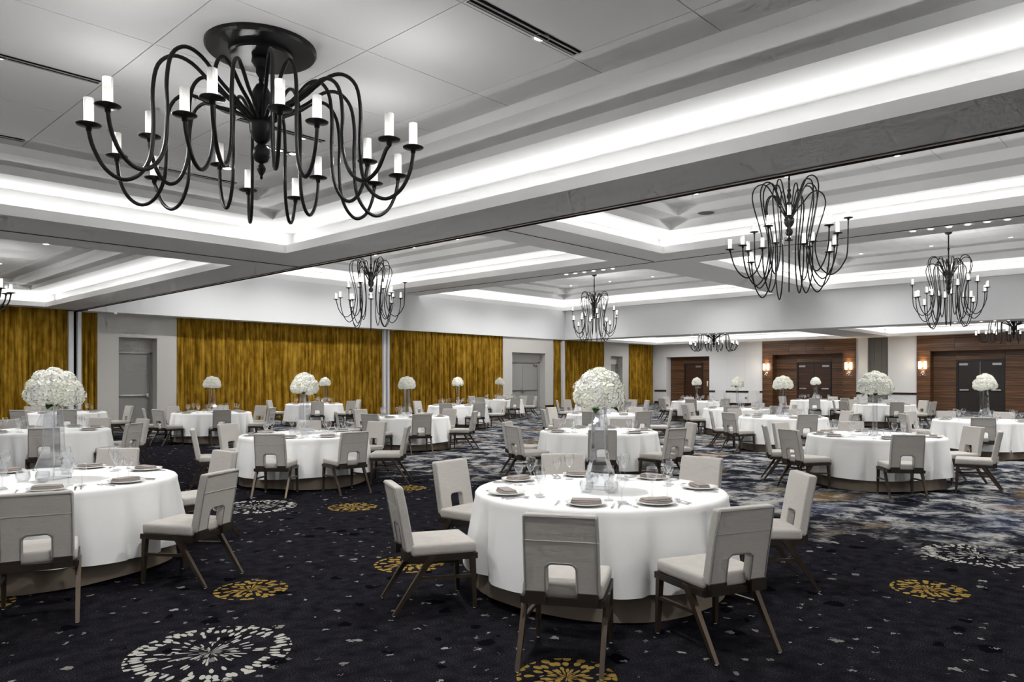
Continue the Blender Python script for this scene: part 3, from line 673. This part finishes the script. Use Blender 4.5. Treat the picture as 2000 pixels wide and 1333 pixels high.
# ------------------------------------------------------------------ tables: prototypes
def fold_mesh(name, mat, r0, r1, z0, z1, amp, seed, top, n=240, rows=10, hem=None):
    rnd = random.Random(seed); nf = 17; fc = [(2*pi*(k+rnd.uniform(-.3, .3))/nf, rnd.uniform(.25, 1.0), rnd.uniform(.05, .085), rnd.uniform(-.06, .06)) for k in range(nf)]
    def fold(a, t):
        q = 0
        for c0, h, wd, dr in fc:
            d = (a-c0-dr*t+pi) % (2*pi)-pi
            q += h*math.exp(-(d/(wd*(.7+.3*t)))**2)
        return 1-q
    vs = []; prof = []
    if top: prof += [(0, z1, 0), (r0*.5, z1, 0), (r0*.9, z1, 0), (r0-.022, z1, 0), (r0-.006, z1-.006, 0), (r0+.002, z1-.022, .02)]
    for j in range(rows): t = (j+.4)/(rows-.6); prof.append((r0+(r1-r0)*t, z1-.03+(z0-z1+.03)*t, t))
    for (r, z, t) in prof:
        for i in range(n):
            a = 2*pi*i/n; f = fold(a, t) if t > 0 else 0
            rr = r+amp*(t**.9)*f
            if hem and abs(t-hem) < .06: rr += .006*(1-abs(t-hem)/.06)
            zz = z+(.015*sin(3*a+seed)+.02*f)*(t**4) if t > 0 else z
            vs.append((rr*cos(a), rr*sin(a), zz))
    m = len(prof); fs = [(i*n+k, i*n+(k+1) % n, (i+1)*n+(k+1) % n, (i+1)*n+k) for i in range(m-1) for k in range(n)]
    b = MB(); b.add(vs, fs, True); return b.mesh(name, mat)
TT = .745
CLOTHS = [fold_mesh('tablecloth', M['cloth'], .965, .925, .17, TT, .14, 11+i, True, hem=.66) for i in range(3)]
SKIRTS = [fold_mesh('table_skirt', M['skirt'], .88, .915, .004, TT-.03, .05, 31+i, False, n=96, rows=6) for i in range(2)]
m = MB(); m.lathe([(0, TT-.03), (.93, TT-.03), (.93, TT-.004), (0, TT-.004)], 48, smooth=False); TOPM = m.mesh('table_top', M['base'])
m = MB(); m.lathe([(.3, .002), (.28, .03), (.05, .06), (.05, TT-.03)], 16); PED = m.mesh('pedestal', M['bronzedark'])

def chair_proto():
    r = empty('dining_chair'); fab = M['chair']
    m = MB(); m.rbox(-.228, .228, -.215, .245, .392, .475, .028, 3); m.obj('seat', fab, r)
    # backrest: inverted U with a notch between the two lower lobes
    bm = bmesh.new(); W0, W1, zb, zt2, nw, nz = .212, .206, .415, .872, .078, .585
    def arc(cx, cz, rr, a0, a1, n=4): return [(cx+rr*cos(radians(a0+(a1-a0)*i/n)), cz+rr*sin(radians(a0+(a1-a0)*i/n))) for i in range(n+1)]
    ol = arc(-W1+.02, zt2-.02, .02, 180, 90) + arc(W1-.02, zt2-.02, .02, 90, 0) + [(W1+.003, .72)] + arc(W0-.025, zb+.025, .025, 0, -90) + arc(nw+.025, zb+.025, .025, 270, 180)
    ol += arc(nw-.03, nz-.03, .03, 0, 90) + arc(-nw+.03, nz-.03, .03, 90, 180) + arc(-nw-.025, zb+.025, .025, 0, -90) + arc(-W0+.025, zb+.025, .025, 270, 180) + [(-W1-.003, .72)]
    def lean(x, y, z): return (x, y-.215-(z-.42)*.17-.05*max(0, z-.62)**1.2, z)
    th = .062
    fr = [bm.verts.new((x, th/2, z)) for x, z in ol]; bk = [bm.verts.new((x, -th/2, z)) for x, z in ol]
    n = len(ol); bm.faces.new(fr); bm.faces.new(bk[::-1])
    for i in range(n): bm.faces.new((fr[(i+1) % n], fr[i], bk[i], bk[(i+1) % n]))
    bmesh.ops.recalc_face_normals(bm, faces=bm.faces[:])
    eds = [e for e in bm.edges if abs(e.verts[0].co.y-e.verts[1].co.y) < 1e-6]
    bmesh.ops.bevel(bm, geom=eds, offset=.014, segments=3, affect='EDGES', profile=.6)
    bmesh.ops.triangulate(bm, faces=[f for f in bm.faces if len(f.verts) > 4])
    for q in bm.verts: q.co = Vector(lean(*q.co))
    m = MB(); m.bm(bm, False); bo = m.obj('backrest', fab, r)
    yo = -th/2-.002
    m = MB(); m.tube([lean(x, yo, z) for x, z in [(-W1+.008, .44), (-W1+.008, .72), (-W1+.012, zt2-.014), (W1-.012, zt2-.014), (W1-.008, .72), (W1-.008, .44)]], .0045, 5); m.obj('piping', M['piping'], bo)
    m = MB(); m.tube([lean(x, yo, z) for x, z in [(-nw-.012, .43), (-nw-.012, nz-.01), (-nw+.02, nz+.013), (nw-.02, nz+.013), (nw+.012, nz-.01), (nw+.012, .43)]], .004, 5); m.obj('notch_piping', M['piping'], bo)
    m = MB(); m.tube([lean(-W1-.002, yo+.0, .722), lean(W1+.002, yo+.0, .722)], .003, 5); m.obj('stitch_line', fab, bo)
    m = MB()
    for s in (-1, 1): m.box(s*.222-.014, s*.222+.014, -.225, .25, .355, .394)
    m.box(-.222, .222, -.232, -.205, .352, .394); m.box(-.222, .222, .225, .25, .36, .394); m.obj('seat_frame', M['bronzedark'], r)
    for s in (-1, 1):
        m = MB(); m.box(s*.145-.055, s*.145+.055, -.262, -.19, .362, .432); m.obj('back_bracket', M['bronzedark'], r)
        l = MB(); l.bar((s*.218, .215, .372), (s*.224, .232, .014), .038, .024); lo = l.obj('leg', M['bronze'], r)
        l = MB(); l.lathe([(.0, 0), (.013, .001), (.011, .016), (0, .017)], 8, (s*.224, .232)); l.obj('glide', M['chrome'], lo)
        l = MB(); l.bar((s*.232, -.075, .394), (s*.228, -.335, .014), .034, .024, .05, .026); lo = l.obj('leg', M['bronze'], r)
        l = MB(); l.lathe([(.0, 0), (.013, .001), (.011, .016), (0, .017)], 8, (s*.228, -.335)); l.obj('glide', M['chrome'], lo)
        l = MB(); l.xbar((s*.222, .22, .235), (s*.231, -.18, .25), .021); l.obj('stretcher', M['bronze'], r)
    return r
CHAIR = Proto(chair_proto())

def glass_mesh(name, H, R, bowl, stem, n=16):
    p = [(0, .003), (.034, .003), (.036, .006), (.012, .012), (.0045, .02), (.004, stem), (.008, stem+.008)]
    for i in range(9):
        t = i/8; rr = R*(sin(min(1, .18+t*1.15)*pi*.5) if t < .62 else 1-.22*((t-.62)/.38)**1.6)
        p.append((rr, stem+.01+(H-stem-.01)*t))
    p.append((p[-1][0]-.0025, H)); 
    b = MB(); b.lathe(p, n); return b.mesh(name, M['glass'])
GOB = glass_mesh('wine_glass', .225, .044, .1, .10); GOB2 = glass_mesh('wine_glass', .19, .038, .09, .085)
m = MB(); m.lathe([(0, .004), (.035, .004), (.05, .02), (.056, .05), (.05, .085), (.047, .09), (.044, .088), (.052, .05), (.034, .012), (0, .01)], 18); TUMB = m.mesh('votive_holder', M['glass'])
m = MB(); m.lathe([(0, .004), (.085, .004), (.10, .008), (.135, .018), (.142, .024), (.136, .024), (.10, .014), (.085, .010), (0, .009)], 32); PLATE = m.mesh('dinner_plate', M['china'])
def napkin_mesh():
    b = MB()
    for k, (w_, d_) in enumerate(((.105, .05), (.102, .049), (.098, .047))): b.rbox(-w_, w_, -d_+.002*k, d_-.001*k, .002+k*.011, .0125+k*.011, .005, 2)
    b.tube([(-.1, .047, .012), (0, .05, .02), (.1, .047, .014)], .007, 6)
    return b.mesh('napkin', M['napkin'])
NAP = napkin_mesh()
def fork_mesh():
    b = MB(); b.tube([(0, -.09, .004), (0, -.03, .006), (0, .03, .009), (0, .045, .007)], [.006, .004, .0035, .009], 6)
    for x in (-.008, -.0027, .0027, .008): b.tube([(x, .045, .007), (x, .07, .005), (x, .095, .008)], .0016, 5)
    return b.mesh('fork', M['chrome'])
def knife_mesh():
    b = MB(); b.tube([(0, -.11, .005), (0, -.01, .006)], [.007, .005], 6); b.box(-.008, .008, -.01, .11, .003, .0055); return b.mesh('knife', M['chrome'])
def spoon_mesh():
    b = MB(); b.tube([(0, -.09, .004), (0, .03, .008), (0, .05, .006)], [.006, .003, .004], 6)
    b.lathe([(0, .003), (.010, .004), (.018, .009), (.020, .012)], 12, (0, .07)); return b.mesh('spoon', M['chrome'])
FORK, KNIFE, SPOON = fork_mesh(), knife_mesh(), spoon_mesh()

# vases
def vase_mesh(kind):
    b = MB()
    if kind == 'tower': p = [(.13, 0), (.128, .03), (.115, .05), (.118, .075), (.135, .10), (.12, .15), (.09, .22), (.078, .30), (.075, .42), (.07, .52), (.062, .60), (.066, .66), (.085, .69)]
    elif kind == 'trumpet': p = [(.10, 0), (.098, .01), (.04, .03), (.022, .07), (.03, .12), (.05, .15), (.062, .19), (.05, .23), (.028, .27), (.03, .34), (.05, .48), (.075, .62), (.095, .69)]
    else: p = [(.09, 0), (.085, .012), (.04, .03), (.034, .08), (.033, .5), (.04, .64), (.06, .69)]
    n = 4 if kind == 'tower' else 24
    b.lathe(p, n, smooth=n > 4); b.lathe([(max(.004, r-.006), z+.006) for r, z in p[::-1]], n, smooth=n > 4)
    e = MB()
    if n == 4:
        for a in (0, pi/2, pi, 3*pi/2): e.tube([(r*cos(a)*1.0, r*sin(a)*1.0, z) for r, z in p], .0035, 6)
    e.tube([((p[-1][0])*cos(2*pi*k/n), (p[-1][0])*sin(2*pi*k/n), p[-1][1]) for k in range(n+1)], .003, 5); e.tube([((p[0][0])*cos(2*pi*k/n), (p[0][0])*sin(2*pi*k/n), p[0][1]+.004) for k in range(n+1)], .0035, 5)
    return b.mesh('vase_body', M['vase']), e.mesh('vase_edges', M['glassedge'])
VASES = {k: vase_mesh(k) for k in ('tower', 'trumpet', 'slim')}
def bloom_mesh(seed, R=.078, n=95):
    rnd = random.Random(seed); b = MB()
    bm = bmesh.new(); bmesh.ops.create_icosphere(bm, subdivisions=2, radius=R*.86); b.bm(bm, True)
    for i in range(n):
        z = 1-2*(i+.5)/n; q = sqrt(1-z*z); a = i*2.39996+rnd.uniform(-.1, .1)
        nn = Vector((q*cos(a), q*sin(a), z)); p = nn*R*rnd.uniform(.88, 1.02)
        x = nn.cross(Vector((.3, .2, .9))).normalized(); y = nn.cross(x); s = R*rnd.uniform(.19, .26); g = rnd.uniform(0, pi)
        for k in range(4):
            e = (x*cos(g+k*pi/2)+y*sin(g+k*pi/2)); f = nn.cross(e); lift = rnd.uniform(.1, .5)
            b.add([p, p+e*s*.6+f*s*.5+nn*s*.15, p+e*s*1.15+nn*s*lift, p+e*s*.6-f*s*.5+nn*s*.15], [(0, 1, 2, 3)])
    return b.mesh('bloom', M['petal'])
BLOOMS = [bloom_mesh(i) for i in range(3)]
m = MB(); m.add([(0,0,0),(.03,.025,.006),(.08,.03,-.004),(.13,0,-.02),(.08,-.03,-.004),(.03,-.025,.006),(.06,0,.0)], [(0,1,6),(1,2,6),(2,3,6),(3,4,6),(4,5,6),(5,0,6)], True); LEAF = m.mesh('leaf', M['leaf'])
def bouquet_proto(seed, wide):
    rnd = random.Random(seed); r = empty('hydrangea_bouquet'); A = .128*wide; Hh = .15
    spots = [(0, 0, Hh)]
    for nr, el, in ((6, 52), (9, 22), (10, -2)):
        for k in range(nr):
            a = 2*pi*k/nr+el+rnd.uniform(-.12, .12); e = radians(el+rnd.uniform(-5, 5)); spots.append((A*cos(e)*cos(a), A*cos(e)*sin(a), Hh*sin(e)))
    for i, p in enumerate(spots):
        o = link('bloom', BLOOMS[i % 3], r, (p[0], p[1], p[2]+.06)); o.rotation_euler = (rnd.uniform(0, 6), rnd.uniform(0, 6), rnd.uniform(0, 6)); k = rnd.uniform(.92, 1.12); o.scale = (k, k, k)
    for k in range(5):
        a = k*1.3+rnd.uniform(0, .5); o = link('leaf', LEAF, r, (.09*cos(a), .09*sin(a), .012)); o.rotation_euler = (rnd.uniform(-.3, .3), rnd.uniform(.1, .5), a)
    m = MB()
    for k in range(5):
        a = k*1.26; m.tube([(.10*cos(a), .10*sin(a), .06), (.05*cos(a), .05*sin(a), .0), (.02*cos(a), .02*sin(a), -.03)], .004, 5)
    m.obj('stems', M['leaf'], r)
    return r
BQ = [Proto(bouquet_proto(3, 1.0)), Proto(bouquet_proto(8, 1.12))]

# ------------------------------------------------------------------ tables: layout
def from_ray(px, rng):
    th = math.atan((px-X0)/F); return (rng*sin(th), rng*cos(th))          # (to the right, ahead) of the viewpoint
def world(l, d): return (l*SY+d*CY, -l*CY+d*SY)
def seat_by_ray(c, px, near, rho):
    k = (px-X0)/F; A = 1+k*k; B = k*c[0]+c[1]; C = c[0]**2+c[1]**2-rho*rho; D = B*B-A*C
    d = B/A if D <= 0 else (B-sqrt(D))/A if near else (B+sqrt(D))/A
    x, y = k*d-c[0], d-c[1]
    return atan2(y, x)
RHO = 1.60
# name, centre column and range from the viewpoint, vase, bouquet width and scale, chairs as (column of the chair back, near side?) or direct (angle, radius)
T = [
 ('nearest centre table', 1171, 5.84, 'tower', 0, 1.0, [('p',768,5.2),('p',877,6.70),('p',1106,7.13),('p',1370,7.0),('p',1568,5.80),('p',1452,4.26),('p',1093,4.02)], True),
 ('nearest left table', 105, 7.5, 'tower', 1, 1.05, [('p',70,4.78),('p',428,5.87),('p',439,7.59),('p',224,7.80)], True),
 ('second table along the left edge', 90, 14.8, 'tower', 0, 1.0, [(87,1),(262,1),(280,0),(195,0),(18,0)], False),
 ('third table along the left edge', 126, 22.5, 'tower', 0, 1.0, [(131,1),(35,1),(63,0),(253,0)], False),
 ('table right of the single grey door', 414, 20.8, 'tower', 1, 1.0, [(278,1),(308,1),(337,0),(434,1),(432,0),(510,0),(532,1)], False),
 ('second nearest table left of centre', 595, 12.0, 'tower', 0, 1.05, [(376,1),(445,0),(525,1),(694,1),(796,1),(737,0),(603,0)], True),
 ('far table before the long gold curtain', 614, 26.8, 'tower', 0, .95, [(620,1),(525,0),(687,1),(701,0)], False),
 ('table before the slot between gold curtains', 795, 17.3, 'tower', 1, .95, [(655,1),(703,0),(722,1),(824,1),(928,1),(878,0)], False),
 ('nearer trumpet vase table by the curtain', 894, 24.5, 'trumpet', 0, .95, [(814,0),(871,1),(936,1),(986,0)], False),
 ('trumpet vase table before the grey door', 976, 31.5, 'trumpet', 0, .95, [(921,0),(937,1),(1007,1),(1022,0),(1047,0),(980,0)], False),
 ('second table back in the centre', 1169, 12.4, 'tower', 0, .9, [(1000,1),(990,0),(1176,1),(1322,1),(1351,0),(1213,0),(1100,0)], True),
 ('third table back in the centre', 1183, 18.6, 'tower', 0, .9, [(1060,1),(1076,0),(1153,1),(1258,1),(1317,0),(1150,0),(1243,0)], False),
 ('fourth table back in the centre', 1178, 26.0, 'tower', 0, .9, [(1086,1),(1107,0),(1222,1),(1236,0),(1264,0)], False),
 ('trumpet vase table before the wooden door', 1361, 30.0, 'trumpet', 0, .95, [(1292,1),(1300,0),(1349,1),(1346,0),(1417,1)], False),
 ('table before the white chair rail wall', 1440, 22.8, 'slim', 0, .95, [(1337,1),(1347,0),(1428,1),(1481,0),(1517,1),(1552,0)], False),
 ('nearer table before the walnut portal', 1529, 18.1, 'tower', 1, 1.0, [(1374,1),(1423,1),(1435,0),(1577,1),(1548,0),(1655,0),(1669,1)], False),
 ('farthest table before the walnut double door', 1593, 33.0, 'tower', 0, 1.0, [(1527,0),(1591,1),(1627,0),(1650,1),(1672,0)], False),
 ('far table before the grey folding partition', 1727, 28.4, 'slim', 1, 1.1, [(1625,1),(1647,1),(1667,0),(1752,1),(1804,0),(1823,1),(1735,0)], False),
 ('nearest right hand table', 1709, 12.63, 'slim', 1, 1.15, [(1453,0),(1523,0),(1541,1),(1772,1),(1960,1),(1903,0),(1661,0)], True),
 ('right edge table before the black doors', 1924, 18.4, 'tower', 0, 1.1, [(1763,1),(1777,0),(1846,0),(1920,1),(1963,0)], False),
]
OCT = ['right', 'back right', 'back', 'back left', 'left', 'front left', 'front', 'front right']
def assign(angles):                                    # a distinct side name for each seat of one table
    names = {}; free = set(range(8))
    order = sorted(range(len(angles)), key=lambda i: abs((angles[i]/(pi/4)+.5) % 1-.5))
    for i in order:
        best = min(free, key=lambda o: abs((angles[i]-o*pi/4+pi) % (2*pi)-pi)); free.discard(best); names[i] = OCT[best]
    return names
def rot_item(name, mesh, c, ang, r, t, z, spin, label, cat, group):
    # r outwards from the table centre, t sideways; spin about z relative to the seat direction
    l, d = c[0]+r*cos(ang)-t*sin(ang), c[1]+r*sin(ang)+t*cos(ang)
    u, v = world(l, d); o = link(name, mesh, None, (u, v, z)); o.rotation_euler = (0, 0, ang-(pi/2-YAW)+spin)
    return tag(o, label, cat, group)
rj = random.Random(99)
for ti, (tn, px, rng, vk, bq, bs, chairs, close) in enumerate(T):
    c = from_ray(px, rng); u, v = world(*c)
    t = empty('banquet_table', (u, v, 0), rj.uniform(0, 6)); tag(t, 'round banquet table with taupe underskirt, ' + tn, 'table', 'round banquet tables')
    link('table_top', TOPM, t); link('pedestal', PED, t); link('table_skirt', SKIRTS[ti % 2], t)
    o = link('tablecloth', CLOTHS[ti % 3], None, (u, v, 0)); o.rotation_euler = (0, 0, rj.uniform(0, 6)); tag(o, 'white cloth draped over the ' + tn, 'tablecloth', 'white round tablecloths')
    angs = []; places = []
    for ch in chairs:
        if ch[0] == 'p':
            l, d = (ch[1]-X0)/F*ch[2], ch[2]; a = atan2(d-c[1], l-c[0]); rr = max(1.52, min(1.85, sqrt((d-c[1])**2+(l-c[0])**2)))
        else: a = seat_by_ray(c, ch[0], ch[1], RHO); rr = RHO
        angs.append(a); places.append(rr)
    names = assign(angs)
    for i, (a, rr) in enumerate(zip(angs, places)):
        q = rr-.30; l, d = c[0]+q*cos(a), c[1]+q*sin(a); x, y = world(l, d)
        # seat faces the table: local +Y points to the centre
        rz = a-(pi/2-YAW)+pi/2+rj.uniform(-.05, .05)
        o = CHAIR.place((x, y, 0), rz)
        turned = 'seen from behind' if sin(a) < -.35 else 'facing us' if sin(a) > .35 else 'in profile'
        tag(o, 'taupe chair %s, %s of the %s' % (turned, names[i], tn), 'chair', 'dining chairs around the ' + tn)
    # place settings: one for each chair, and for the wide gaps between chairs
    seats = sorted((a % (2*pi)) for a in angs); merged = []
    for a in seats:
        if not merged or a-merged[-1] > .42: merged.append(a)
    if len(merged) > 1 and merged[0]+2*pi-merged[-1] < .42: merged.pop()
    full = []
    for a, b in zip(merged, merged[1:]+[merged[0]+2*pi]):
        full.append(a); gap = b-a; n = int(round(gap/.86))
        for k in range(1, n): full.append(a+gap*k/n)
    full = full[:8]; sn = assign(full); zt = TT+.001
    for i, a in enumerate(full):
        s = sn[i]
        rot_item('dinner_plate', PLATE, c, a, .78, 0, zt, 0, 'white plate at the %s of the %s' % (s, tn), 'plate', 'plates on the ' + tn)
        rot_item('napkin', NAP, c, a, .78, 0, zt+.0095, pi/2+rj.uniform(-.15, .15), 'folded taupe napkin on the %s plate, %s' % (s, tn), 'napkin', 'napkins on the ' + tn)
        rot_item('wine_glass', GOB, c, a, .555+rj.uniform(-.02, .02), .13, zt, 0, 'tall wine glass behind the %s plate, %s' % (s, tn), 'glass', 'wine glasses on the ' + tn)
        rot_item('wine_glass', GOB2, c, a, .60+rj.uniform(-.02, .02), .225, zt, 0, 'short wine glass behind the %s plate, %s' % (s, tn), 'glass', 'wine glasses on the ' + tn)
        if close:
            rot_item('fork', FORK, c, a, .78, -.20, zt, pi/2, 'steel fork at the %s of the %s' % (s, tn), 'fork', 'forks on the ' + tn)
            rot_item('knife', KNIFE, c, a, .78, .185, zt, pi/2, 'steel knife at the %s of the %s' % (s, tn), 'knife', 'knives on the ' + tn)
            rot_item('spoon', SPOON, c, a, .78, .225, zt, pi/2, 'steel spoon at the %s of the %s' % (s, tn), 'spoon', 'spoons on the ' + tn)
    for k in range(3):
        a = 4.2+k*.75 if k < 2 else 1.7
        rot_item('votive_holder', TUMB, c, a, .25, 0, zt, 0, 'small round votive glass %s vase, %s' % (('left before', 'right before', 'behind')[k], tn), 'votive', 'votive glasses on the ' + tn)
    vx, vy = (u, v)
    if tn.startswith('far table before the long'): l_, d_ = from_ray(635, rng); vx, vy = world(l_, d_)
    o = empty('flower_vase', (vx, vy, zt), rj.uniform(0, 6)); link('vase_body', VASES[vk][0], o); link('vase_edges', VASES[vk][1], o); tag(o, 'tall clear glass vase on the ' + tn, 'vase', 'tall glass vases')
    o = BQ[bq].place((vx, vy, zt+.655), rj.uniform(0, 6)); o.scale = (bs, bs, bs); tag(o, 'white hydrangea dome in the vase on the ' + tn, 'bouquet', 'hydrangea bouquets')

for q in ('candle', 'lampglass', 'shade'): M[q].cycles.emission_sampling = 'NONE'

# matte surfaces carry a plain diffuse shader with the colour and relief set above
for q in ('ceil', 'panel', 'wallw', 'header', 'taupewall', 'carpet', 'cloth', 'skirt', 'curtain', 'petal', 'chair', 'napkin', 'partition', 'piping', 'dark', 'base', 'leaf'):
    nt = M[q].node_tree; b = nt.nodes['Principled BSDF']; d = nt.nodes.new('ShaderNodeBsdfDiffuse')
    d.inputs['Color'].default_value = b.inputs['Base Color'].default_value
    for k, kd in (('Base Color', 'Color'), ('Normal', 'Normal')):
        if b.inputs[k].is_linked: nt.links.new(b.inputs[k].links[0].from_socket, d.inputs[kd])
    nt.links.new(d.outputs[0], nt.nodes['Material Output'].inputs['Surface']); nt.nodes.remove(b)
